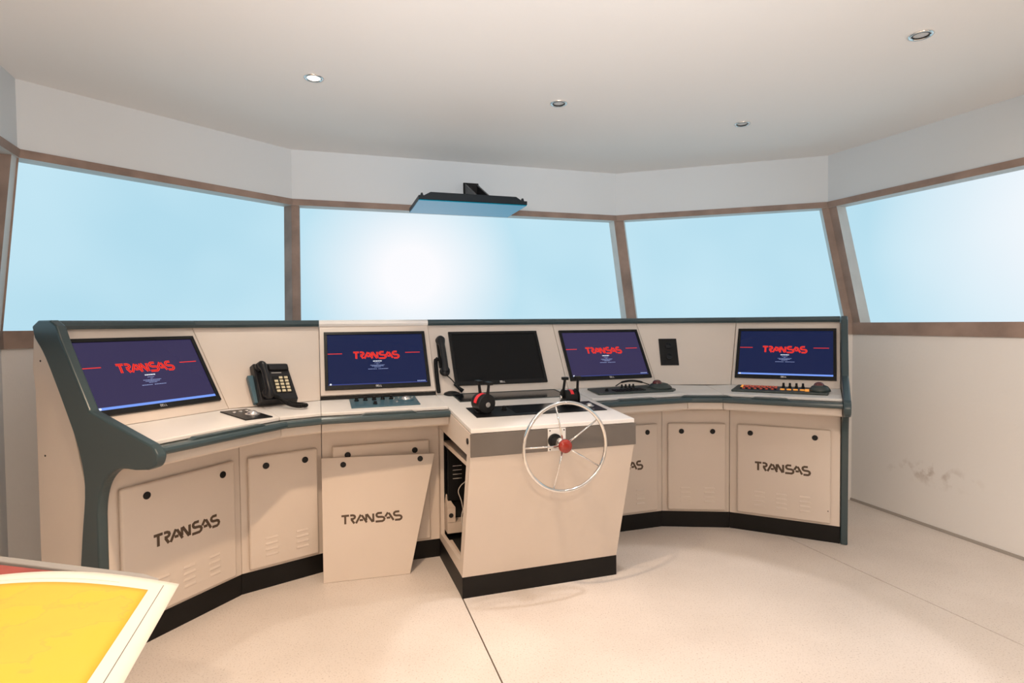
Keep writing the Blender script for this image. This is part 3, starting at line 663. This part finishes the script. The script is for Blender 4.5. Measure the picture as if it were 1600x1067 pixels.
# bay C teal panel
fTC = top_frame(SC0, SC1)
tP = obj('control_panel', prism(fTC, [(0.133, 0.063), (0.452, 0.070), (0.458, 0.283), (0.134, 0.277)], 0.0, 0.006), TEAL, tC, bevel=0.0015, label='teal control panel with black knobs below the monitor left of the handset')
for k in range(5): knob(fTC, 0.165 + 0.042 * k, 0.21 + 0.004 * k, 0.006, 0.011, 0.018, BLK, tP)
knob(fTC, 0.245, 0.115, 0.006, 0.010, 0.014, BLK, tP)
obj('trackball_ring', lathe(fTC, 0.400, 0.185, [(0.038, 0.006), (0.038, 0.009), (0.030, 0.010)], 28), TEAL, tP)
obj('trackball', dome(fTC, 0.400, 0.185, 0.024, 0.007, 0.018), SILVER, tP, smooth=True, label='silver trackball')
for k, (x, y) in enumerate(((0.345, 0.225), (0.372, 0.245), (0.437, 0.235), (0.35, 0.14))): obj('push_button', disc(fTC, x, y, 0.006, 0.006, 0.010, 12), SILVER, tP)
# bay E dark panel with knobs, trackball hump
fTE = top_frame(SE0, SE1)
tP = obj('control_panel', prism(fTE, [(0.075, 0.075), (0.525, 0.065), (0.565, 0.10), (0.56, 0.20), (0.50, 0.262), (0.085, 0.238)], 0.0, 0.010), DKGREEN, tE, bevel=0.003, label='unlit dark grey control keyboard with trackball right of the helm pedestal')
obj('trackball_hump', lathe(fTE, 0.50, 0.16, [(0.068, 0.009), (0.062, 0.020), (0.045, 0.032), (0.028, 0.036)], 28), DKGREEN, tP, smooth=True)
obj('trackball', dome(fTE, 0.485, 0.165, 0.027, 0.032, 0.022), DRED, tP, smooth=True, label='dark red trackball')
for k in range(4): knob(fTE, 0.28 + 0.024 * k, 0.20, 0.010, 0.007, 0.020, BLK, tP)
knob(fTE, 0.15, 0.13, 0.010, 0.010, 0.014, BLK, tP); knob(fTE, 0.30, 0.12, 0.010, 0.009, 0.014, BLK, tP)
obj('key_cover', tube(catmull([fTE(0.255, 0.225, 0.018), fTE(0.30, 0.235, 0.036), fTE(0.36, 0.235, 0.042), fTE(0.41, 0.225, 0.036), fTE(0.455, 0.20, 0.022)]), [0.003] * 6 + [0.006] * 14 + [0.003] * 5, 8), BLK, tP, smooth=True)
for r in range(3):
    for k in range(8): obj('key', box(fTE, 0.19 + 0.024 * k, 0.208 + 0.024 * k, 0.095 + 0.022 * r + (0.008 if k > 3 else 0), 0.110 + 0.022 * r + (0.008 if k > 3 else 0), 0.010, 0.014), BLK, tP)
# bay G keyboard with lit keys
fTG = top_frame(SG0, SG1)
tP = obj('control_panel', prism(fTG, [(0.030, 0.075), (0.500, 0.075), (0.505, 0.12), (0.500, 0.235), (0.045, 0.250)], 0.0, 0.012), DKGREEN, tG, bevel=0.004, label='grey-green keyboard with glowing amber keys and trackball below the rightmost monitor')
for r in range(4):
    for k in range(13):
        m = (AMBER if (k == 0) else REDKEY) if r > 1 or (k + r) % 2 else BLK
        obj('key', box(fTG, 0.070 + 0.0145 * k, 0.080 + 0.0145 * k, 0.120 + 0.026 * r, 0.138 + 0.026 * r, 0.012, 0.017), m, tP)
for k in range(4):
    x = 0.285 + 0.032 * k
    knob(fTG, x, 0.205, 0.012, 0.008, 0.026, BLK, tP)
    obj('lit_key', disc(fTG, x - 0.002, 0.135, 0.0115, 0.012, 0.016, 16), AMBER, tP, label='amber lit round key')
for k in range(2): obj('lit_key', box(fTG, 0.392, 0.412, 0.105 + 0.035 * k, 0.125 + 0.035 * k, 0.012, 0.016), AMBER, tP)
obj('trackball_hump', lathe(fTG, 0.462, 0.150, [(0.052, 0.010), (0.050, 0.020), (0.040, 0.034), (0.026, 0.040)], 28), DKGREEN, tP, smooth=True)
obj('trackball', dome(fTG, 0.458, 0.160, 0.026, 0.036, 0.020), DRED, tP, smooth=True, label='dark red trackball')

# ------------------------------------------------------------------ socket plate on the corner bay
tS = obj('socket_plate', box(frF, 0.037, 0.144, 0.126, 0.306, 0.0005, 0.006), BLK, tF, bevel=0.001, label='black rectangular socket plate with two round sockets on the right corner bay')
for y in (0.255, 0.180):
    obj('socket', lathe(frF, 0.091, y, [(0.019, 0.006), (0.019, 0.014), (0.013, 0.015), (0.012, 0.009), (0.003, 0.009)], 20), BLKG, tS)

# ------------------------------------------------------------------ desk telephone
fP = frB.sub(0.115, -0.005, 0.0)
tH = thing('desk_telephone', 'black push-button telephone propped against the left corner bay', 'telephone', fP(0.08, 0), thB)
obj('wall_wedge', prism(fP, [(-0.012, 0.012), (0.02, 0.008), (0.02, 0.15), (-0.022, 0.150)], 0.001, 0.03), TEAL, tH, bevel=0.003, label='blue-grey mounting wedge')
base = obj('base', loft([fP(0.0, 0.0, 0.006), fP(0.185, 0.0, 0.006), fP(0.170, 0.205, 0.006), fP(0.0, 0.205, 0.006)], [fP(0.006, 0.005, 0.062), fP(0.18, 0.005, 0.050), fP(0.165, 0.200, 0.036), fP(0.006, 0.200, 0.050)]), PHON, tH, bevel=0.006, seg=3)
O_ = fP(0.006, 0.005, 0.062); X_ = (fP(0.18, 0.005, 0.050) - O_); Y_ = (fP(0.085, 0.200, 0.043) - fP(0.09, 0.005, 0.056)).normalized()
X_.normalize(); fK = Frame(O_, X_, Y_, X_.cross(Y_))
obj('speaker_bar', box(fK, 0.070, 0.162, 0.155, 0.186, -0.002, 0.012), PHON, tH, bevel=0.005, seg=3)
kp = obj('keypad', box(fK, 0.078, 0.155, 0.035, 0.125, -0.002, 0.002), BLK, tH)
for r in range(5):
    for k in range(3):
        if r == 4 and k == 0: continue
        obj('key', box(fK, 0.082 + 0.0245 * k, 0.098 + 0.0245 * k, 0.038 + 0.0175 * r, 0.049 + 0.0175 * r, 0.002, 0.007), PALE, kp)
obj('name_strip', box(fK, 0.078, 0.125, 0.140, 0.145, -0.001, 0.0015), TABLEM, tH)
def handset(P, r, name, par, m, ear=0.024):
    pts = catmull(P, 5); n = len(pts)
    rr = [r * (1.25 if (i < 3 or i > n - 4) else 1.0) for i in range(n)]
    return obj(name, tube(pts, rr, 12), m, par, smooth=True)
rc = obj('receiver', join(tube(catmull([fK(0.034, 0.012, 0.012), fK(0.034, 0.025, 0.034), fK(0.032, 0.06, 0.043), fK(0.031, 0.11, 0.045), fK(0.030, 0.155, 0.040), fK(0.030, 0.178, 0.026)], 5), [0.017, 0.019, 0.020, 0.020, 0.018, 0.016, 0.015] + [0.0145] * 12 + [0.016, 0.018, 0.020, 0.020, 0.019, 0.018, 0.016], 14),
     lathe(fK, 0.034, 0.028, [(0.023, 0.002), (0.026, 0.010), (0.024, 0.026), (0.014, 0.032)], 20), lathe(fK, 0.030, 0.168, [(0.021, 0.004), (0.024, 0.012), (0.022, 0.026), (0.013, 0.032)], 20)), PHON, tH, smooth=True)
cw = fP(0.07, 0.012, 0.085); ct = lambda x, y: fP(x, y, 0.0)
cB = top_frame(SA1, SC0)
def onB(x, y, h): return fP.O + fP.X * x + nv(thB) * y + UPV * h
obj('coiled_cord', coil([fK(0.050, 0.022, 0.014), fK(0.070, 0.010, 0.012), onB(0.105, 0.105, 0.020), onB(0.135, 0.150, 0.009), onB(0.160, 0.165, 0.009), onB(0.178, 0.145, 0.009), onB(0.165, 0.115, 0.010), onB(0.145, 0.09, 0.014), onB(0.125, 0.075, 0.022)], 0.0068, 0.0026, 46), BLK, tH, smooth=True)

# ------------------------------------------------------------------ handset hanging beside the black monitor
fQ = frD.sub(0.048, 0.105, 0.0)
tQ = thing('hanging_handset', 'black handset hooked upright on the panel left of the black monitor', 'handset', fQ(0.0, 0.0), thC)
obj('cradle', join(prism(fQ, [(-0.014, 0.05), (0.030, 0.05), (0.026, 0.215), (-0.012, 0.215)], 0.0005, 0.016)), BLK, tQ, bevel=0.003)
P = [fQ(0.010, 0.008, 0.036), fQ(0.010, 0.035, 0.046), fQ(0.009, 0.09, 0.052), fQ(0.008, 0.15, 0.050), fQ(0.007, 0.200, 0.042), fQ(0.006, 0.222, 0.030)]
obj('receiver', join(tube(catmull(P, 5), [0.018, 0.021, 0.022, 0.021, 0.019] + [0.0165] * 13 + [0.019, 0.021, 0.023, 0.022, 0.021, 0.020, 0.018, 0.015], 14),
    lathe(fQ, 0.010, 0.018, [(0.024, 0.016), (0.028, 0.024), (0.024, 0.042)], 20), lathe(fQ, 0.007, 0.208, [(0.023, 0.014), (0.027, 0.024), (0.023, 0.042)], 20)), PHON, tQ, smooth=True)
obj('coiled_cord', coil([fQ(-0.014, 0.095, 0.020), fQ(-0.030, 0.09, 0.020), fQ(-0.034, 0.02, 0.016), fQ(-0.034, -0.05, 0.012), fQ(-0.034, -0.098, 0.012)], 0.0085, 0.003, 34), BLK, tQ, smooth=True)
obj('lead', tube(catmull([fQ(0.014, -0.01, 0.036), fQ(0.042, -0.03, 0.02), fQ(0.062, -0.055, 0.012), fQ(0.085, -0.085, 0.010)]), 0.003), BLK, tQ, smooth=True)
obj('strain_relief', tube([fQ(0.055, -0.052, 0.016), fQ(0.075, -0.075, 0.013), fQ(0.095, -0.095, 0.010)], [0.009, 0.008, 0.012], 10), BLK, tQ, smooth=True)
obj('cable_foot', lathe(fS, 0.655, -0.012, [(0.044, 0.0036), (0.040, 0.010), (0.022, 0.017), (0.006, 0.019)], 24), BLK, tQ, smooth=True)

# ------------------------------------------------------------------ throttle levers on the pedestal
def throttle(s, d, label, lean, near):
    y = sp(0, d)[1]; f = fS
    t = thing('engine_throttle', label, 'throttle', fS(s, y, 0.0035), thC, 'engine order throttles on the pedestal')
    ax = Frame(fS(s, y, 0.040), Vector(fS.Y), Vector(fS.Z), Vector(fS.X))   # disc axis along X
    obj('foot', box(fS, s - 0.040, s + 0.040, y - 0.032, y + 0.032, 0.0036, 0.016), BLK, t, bevel=0.003)
    obj('drum', lathe(ax, 0, 0, [(0.036, -0.030), (0.038, -0.026), (0.038, 0.026), (0.036, 0.030)], 32), BLK, t)
    V, Fc = [], []
    n = 12
    for i in range(n + 1):
        a = math.radians(35 + 110 * i / n)
        for (rr, zz) in ((0.0385, -0.008), (0.0385, 0.008), (0.0395, 0.008), (0.0395, -0.008)): V.append(ax(rr * math.cos(a), rr * math.sin(a), zz))
    for i in range(n):
        for j in range(4): Fc.append((4 * i + j, 4 * i + (j + 1) % 4, 4 * i + 4 + (j + 1) % 4, 4 * i + 4 + j))
    Fc += [(0, 1, 2, 3), (4 * n + 3, 4 * n + 2, 4 * n + 1, 4 * n)]
    obj('scale_strip', (V, Fc), REDB, t, label='red scale strip')
    for sd in (-1, 1):
        z0 = sd * 0.033
        c = obj('side_disc', lathe(ax, 0, 0, [(0.042, z0 - 0.003), (0.042, z0 + 0.003)], 32), BLK, t)
        a = math.radians(90 + lean * (1 if sd < 0 else 0.6))
        p0 = ax(0, 0, z0 + sd * 0.006); p1 = ax(0.115 * math.cos(a), 0.098 * math.sin(a), z0 + sd * 0.002)
        l = obj('lever', join(tube([p0, p0.lerp(p1, .5), p1], [0.010, 0.0065, 0.0065], 10), box(Frame(p1, fS.X, fS.Y, fS.Z), -0.015, 0.015, -0.011, 0.011, -0.006, 0.007)), BLK, t, bevel=0.001)
        obj('pivot_cap', lathe(ax, 0, 0, [(0.013, z0 + sd * 0.0145), (0.011, z0 + sd * 0.0175)] if sd > 0 else [(0.011, z0 + sd * 0.0175), (0.013, z0 + sd * 0.0145)], 18), SILVER, t)
    return t
def throttle2(s, d, label, lean):
    """lever unit whose discs face the operator"""
    y = sp(0, d)[1]
    t = thing('engine_throttle', label, 'throttle', fS(s, y, 0.0035), thC, 'engine order throttles on the pedestal')
    ax = Frame(fS(s, y, 0.048), Vector(fS.X) * 0.95 + Vector(fS.Y) * 0.3, Vector(fS.Z), None or (Vector(fS.X) * 0.3 - Vector(fS.Y) * 0.95))
    obj('foot', box(fS, s - 0.030, s + 0.036, y - 0.030, y + 0.034, 0.0036, 0.014), BLK, t, bevel=0.003)
    obj('drum', lathe(ax, 0, 0, [(0.040, -0.030), (0.042, -0.026), (0.042, 0.030), (0.040, 0.034)], 32), BLK, t)
    V, Fc = [], []; n = 14
    for i in range(n + 1):
        a = math.radians(80 + 95 * i / n)
        for (rr, zz) in ((0.0422, -0.004), (0.0422, 0.018), (0.0435, 0.018), (0.0435, -0.004)): V.append(ax(rr * math.cos(a), rr * math.sin(a), zz))
    for i in range(n):
        for j in range(4): Fc.append((4 * i + j, 4 * i + (j + 1) % 4, 4 * i + 4 + (j + 1) % 4, 4 * i + 4 + j))
    Fc += [(0, 1, 2, 3), (4 * n + 3, 4 * n + 2, 4 * n + 1, 4 * n)]
    obj('scale_strip', (V, Fc), REDB, t, label='red scale strip')
    obj('side_disc', lathe(ax, 0, 0, [(0.045, 0.035), (0.045, 0.041), (0.041, 0.044)], 32), BLK, t)
    obj('pivot_cap', lathe(ax, 0.004, -0.004, [(0.012, 0.044), (0.010, 0.047)], 18), TABLEM, t)
    for zz, dx in ((0.038, 0.010), (-0.020, -0.006)):
        p0 = ax(0.004, 0.028, zz); p1 = ax(dx, 0.090, zz)
        obj('lever', join(tube([p0, p1], [0.008, 0.006], 10), box(Frame(p1, ax.X, ax.Z, ax.Y), -0.012, 0.012, -0.018, 0.018, -0.004, 0.009)), BLK, t, bevel=0.001)
    return t
throttle2(0.695, 0.395, 'left black engine throttle with round disc on the helm pedestal', 0)
throttle(1.150, 0.35, 'right black twin-lever throttle behind the top of the helm wheel', 8, True)

# ------------------------------------------------------------------ helm wheel
fW = Frame(PC + tv(thC) * 0.948 + UPV * 0.692 + nv(thC) * 0.0, tv(thC), UPV, nv(thC))
tW = obj('helm_wheel', torus(fW, 0, 0, 0.182, 0.0074, 0.762, 96, 14), CHROME, tD, smooth=True, label='chrome five-spoke steering wheel with red centre on the pedestal front')
pl = obj('mounting_plate', box(fW, -0.041, 0.040, -0.034, 0.0605, 0.6655, 0.6725), WHITE_TOP, tW, bevel=0.001, label='white mounting plate')
for sx in (-0.033, 0.032):
    for sy in (-0.027, 0.053): obj('screw', disc(fW, sx, sy, 0.003, 0.6725, 0.674, 10), BLK, tW)
obj('bearing_ring', lathe(fW, -0.012, 0.010, [(0.030, 0.6725), (0.030, 0.682), (0.024, 0.684)], 28), BLK, tW)
obj('shaft', lathe(fW, -0.003, 0.006, [(0.021, 0.68), (0.021, 0.725), (0.026, 0.728), (0.026, 0.745), (0.020, 0.750)], 28), CHROME, tW, smooth=False)
for k, a in enumerate((104, 36, -31, -108, 178)):
    a = math.radians(a); c, s_ = math.cos(a), math.sin(a)
    obj('spoke', tube([fW(0.020 * c, 0.020 * s_, 0.742), fW(0.06 * c, 0.06 * s_, 0.752), fW(0.179 * c, 0.179 * s_, 0.762)], [0.0045, 0.0036, 0.0032], 10), CHROME, tW, smooth=True)
obj('hub_cap', lathe(fW, 0, 0.002, [(0.024, 0.748), (0.0285, 0.752), (0.0285, 0.764), (0.025, 0.770), (0.010, 0.773)], 32), RED, tW, smooth=True, label='glossy red hub cap')

# ------------------------------------------------------------------ loose panel leaning against bay C
A_ = lambda s, d, zz: PC + tv(thC) * s + nv(thC) * d + UPV * zz
p0, p1 = A_(-0.003, 0.134, 0.001), A_(0.394, 0.161, 0.001); q0, q1 = A_(-0.002, 0.030, 0.563), A_(0.540, 0.032, 0.546)
Xp = (p1 - p0).normalized(); Yp = ((q0 - p0) - Xp * (q0 - p0).dot(Xp)).normalized(); fL = Frame(p0, Xp, Yp, Xp.cross(Yp))
loc = lambda p: ((p - fL.O).dot(fL.X), (p - fL.O).dot(fL.Y))
poly = [loc(p0), loc(p1), loc(q1), loc(q0)]
tL = thing('loose_side_panel', 'loose beige lettered panel with slanted edge leaning against the console on the floor', 'panel', p0, thC)
obj('board', prism(fL, poly, -0.016, 0.0), WHITE, tL, bevel=0.0015)
for lx, ly in ((0.094, 0.535), (0.462, 0.540)): obj('panel_lock', lathe(fL, lx, ly, [(0.0135, 0.0), (0.0135, 0.0025), (0.010, 0.004)], 20), BLK, tL)
obj('lettering', logo(fL, 0.083, 0.364, 0.252, 0.300, 0.2, 0.0, 0.0008), INK, tL, label='dark brown stencil capitals TRANSAS')

# ------------------------------------------------------------------ flat display hung over the front windows
d2 = (c2 - c1).normalized(); nin = -outward(c1, c2)
fD = Frame(v3(-0.2785, 3.725, 1.92) , d2, -nin, UPV)    # x along, y to the wall, z up
tTV = thing('hanging_display', 'dark flat display mounted face down on a bracket over the front windows', 'display', (-0.28, 3.72, 1.92), math.atan2(d2.y, d2.x))
fD = Frame(v3(-0.216, 3.528, 1.925), d2, -nin, UPV)
obj('housing', prism(Frame(fD(0, 0.0, 0), fD.X, UPV, nin), [(-0.332, 0.0), (0.332, 0.0), (0.332, 0.022), (0.30, 0.022), (0.262, 0.045), (-0.262, 0.045), (-0.30, 0.024), (-0.332, 0.024)], -0.415, 0.0), TVBODY, tTV, bevel=0.002)
obj('panel_face', box(fD, -0.330, 0.330, 0.003, 0.412, -0.006, -0.0005), TVFACE, tTV, bevel=0.001, label='panel face turned to the floor, screen reflection painted in blue')
for sx in (-0.312, 0.306): obj('corner_lug', prism(Frame(fD(sx, 0.01, 0.022), fD.X, UPV, nin), [(-0.010, 0), (0.010, 0), (0.004, 0.018), (-0.003, 0.018)], -0.02, 0.0), TVBODY, tTV)
wp0 = c1 + d2 * ((v3(-0.28, 4.2) - c1).dot(d2))
dist = (wp0 - fD(0, 0, 0)).dot(-nin)
def tvb(x0, x1, y0, y1, z0, z1): return box(fD, x0, x1, y0, y1, z0, z1)
xo = (wp0 - fD.O).dot(d2) - 0.002
obj('bracket_plate', tvb(xo - 0.055, xo + 0.055, dist - 0.012, dist - 0.001, 0.170, 0.270), BLK, tTV, bevel=0.002)
for sx in (-0.048, 0.036): obj('bracket_arm', loft([fD(xo + sx, dist - 0.012, 0.185), fD(xo + sx + 0.012, dist - 0.012, 0.185), fD(xo + sx + 0.012, dist - 0.012, 0.262), fD(xo + sx, dist - 0.012, 0.262)], [fD(xo + sx, 0.24, 0.045), fD(xo + sx + 0.012, 0.24, 0.045), fD(xo + sx + 0.012, 0.24, 0.075), fD(xo + sx, 0.24, 0.075)]), BLK, tTV)
obj('bracket_hinge', tvb(xo - 0.036, xo + 0.036, dist - 0.06, dist - 0.012, 0.185, 0.245), BLK, tTV, bevel=0.004)

# ------------------------------------------------------------------ ceiling downlights
fC = Frame(v3(0, 0, CEIL), (1, 0, 0), (0, -1, 0), (0, 0, -1))
def downlight(x, y, lit, label):
    t = thing('downlight', label, 'ceiling light', (x, y, CEIL), 0, 'recessed ceiling downlights')
    o = lathe(fC, x, -y, [(0.044, 0.0), (0.046, 0.003), (0.042, 0.007), (0.034, 0.0065), (0.031, 0.001)], 36)
    V, Fc = o; Fc = Fc[:-2]
    obj('trim_ring', (V, Fc), CHROME, t, smooth=True)
    obj('lamp_lens', dome(fC, x, -y, 0.0295, 0.0005, 0.004), WARM_LAMP if lit else LAMPOFF, t, smooth=True)
    obj('inner_ring', torus(fC, x, -y, 0.0300, 0.0022, 0.0035, 36, 8), BLK if not lit else CHROME, t, smooth=True)
    return t
downlight(-0.903, 2.745, True, 'lit ceiling downlight over the left console')
downlight(0.253, 3.087, False, 'unlit chrome downlight on the ceiling above the helm console')
downlight(1.339, 3.428, False, 'unlit downlight furthest back, above the right corner bay')
downlight(1.646, 2.388, False, 'large-looking unlit chrome downlight at the upper right')

# ------------------------------------------------------------------ chart table and chart
tdir = (v3(-0.644, 1.047) - v3(-1.01, 1.143)).normalized(); tback = v3(-tdir.y, tdir.x)
if tback.y < 0: tback = -tback
ang = math.atan2(tdir.y, tdir.x)
tt = thing('chart_table', 'grey chart table with raised rim in the near left corner', 'table', (-1.0, 0.7, 0), ang)
fR = Frame(v3(-0.640, 1.040, 0.735), tdir, tback, UPV)
obj('tabletop', prism(fR, [(0, 0), (-0.04, 0.012), (-0.70, 0.012), (-0.70, -0.45), (0.0, -0.45)], -0.03, 0.0), TABLEM, tt, bevel=0.004)
rim = [(-0.70, 0.0), (-0.05, 0.0), (-0.012, -0.008), (0.004, -0.03), (0.012, -0.03), (0.010, -0.004), (-0.008, 0.012), (-0.05, 0.022), (-0.70, 0.022)]
obj('raised_rim', prism(fR, rim, -0.01, 0.009), TABLEM, tt, bevel=0.003)
for x in (-0.66, -0.06):
    for y in (-0.06, -0.41): obj('leg', box(Frame(v3(-0.640, 1.040, 0), tdir, tback, UPV), x - 0.02, x + 0.02, y - 0.02, y + 0.02, 0.0, 0.705), TABLEM, tt, bevel=0.003)
obj('apron', box(fR, -0.66, -0.06, -0.045, -0.03, -0.10, -0.03), TABLEM, tt)
tag(obj('folder', loft([fR(-0.68, -0.30, 0.001), fR(-0.06, -0.30, 0.001), fR(-0.085, -0.012, 0.001), fR(-0.68, -0.02, 0.001)], [fR(-0.68, -0.30, 0.010), fR(-0.06, -0.30, 0.010), fR(-0.085, -0.012, 0.012), fR(-0.68, -0.02, 0.010)]), MAROON, None, bevel=0.001), 'maroon folder under the yellow chart on the table', 'folder')
# paper: corner C, edge L to the left, edge D towards the viewer
Cc = v3(-0.600, 1.040, 0.738); Lv = v3(-0.290, -0.052, 0.030) ; Dv = v3(0.113, -0.330, 0.014)
def paper(u, v, h=0.0):
    p = Cc + Lv * u + Dv * v
    k = math.sin(min(u, 1.2) / 1.2 * math.pi) * math.exp(-v * 0.8)
    p = p + v3(0.0, 0.0, 0.020 * k + h); return p
def sheet(us, vs, h, th):
    V = []; Fc = []; nu, nw = len(us), len(vs)
    for dz in (h, h + th):
        for v in vs:
            for u in us: V.append(paper(u, v, dz))
    for j in range(nw - 1):
        for i in range(nu - 1):
            a = j * nu + i; Fc.append((a, a + 1, a + nu + 1, a + nu)); b = a + nu * nw; Fc.append((b, b + nu, b + nu + 1, b + 1))
    for i in range(nu - 1):
        for a in (i, (nw - 1) * nu + i): Fc.append((a, a + 1, a + 1 + nu * nw, a + nu * nw))
    for j in range(nw - 1):
        for a in (j * nu, j * nu + nu - 1): Fc.append((a, a + nu, a + nu + nu * nw, a + nu * nw))
    return V, Fc
lin = lambda a, b, n: [a + (b - a) * i / n for i in range(n + 1)]
tc_ = thing('nautical_chart', 'curling white-bordered yellow nautical chart hanging over the table edge', 'chart', (-0.60, 1.03, 0.74), 0)
obj('paper_sheet', sheet(lin(0, 2.1, 40), lin(0, 1.6, 30), 0.0, 0.0006), PAPER, tc_, smooth=True)
obj('printed_area', sheet(lin(0.135, 2.05, 36), lin(0.13, 1.55, 28), 0.0007, 0.0002), CHART, tc_, smooth=True, label='yellow printed area')
thin = mat('chart_border_ink', (0.12, 0.12, 0.13), 0.7)
obj('border_line', sheet(lin(0.072, 0.076, 1), lin(0.05, 1.55, 28), 0.0007, 0.0002), thin, tc_)
obj('border_line', sheet(lin(0.30, 2.05, 30), lin(0.085, 0.088, 1), 0.0007, 0.0002), mat('chart_border_red', (0.7, 0.5, 0.42), .7), tc_)
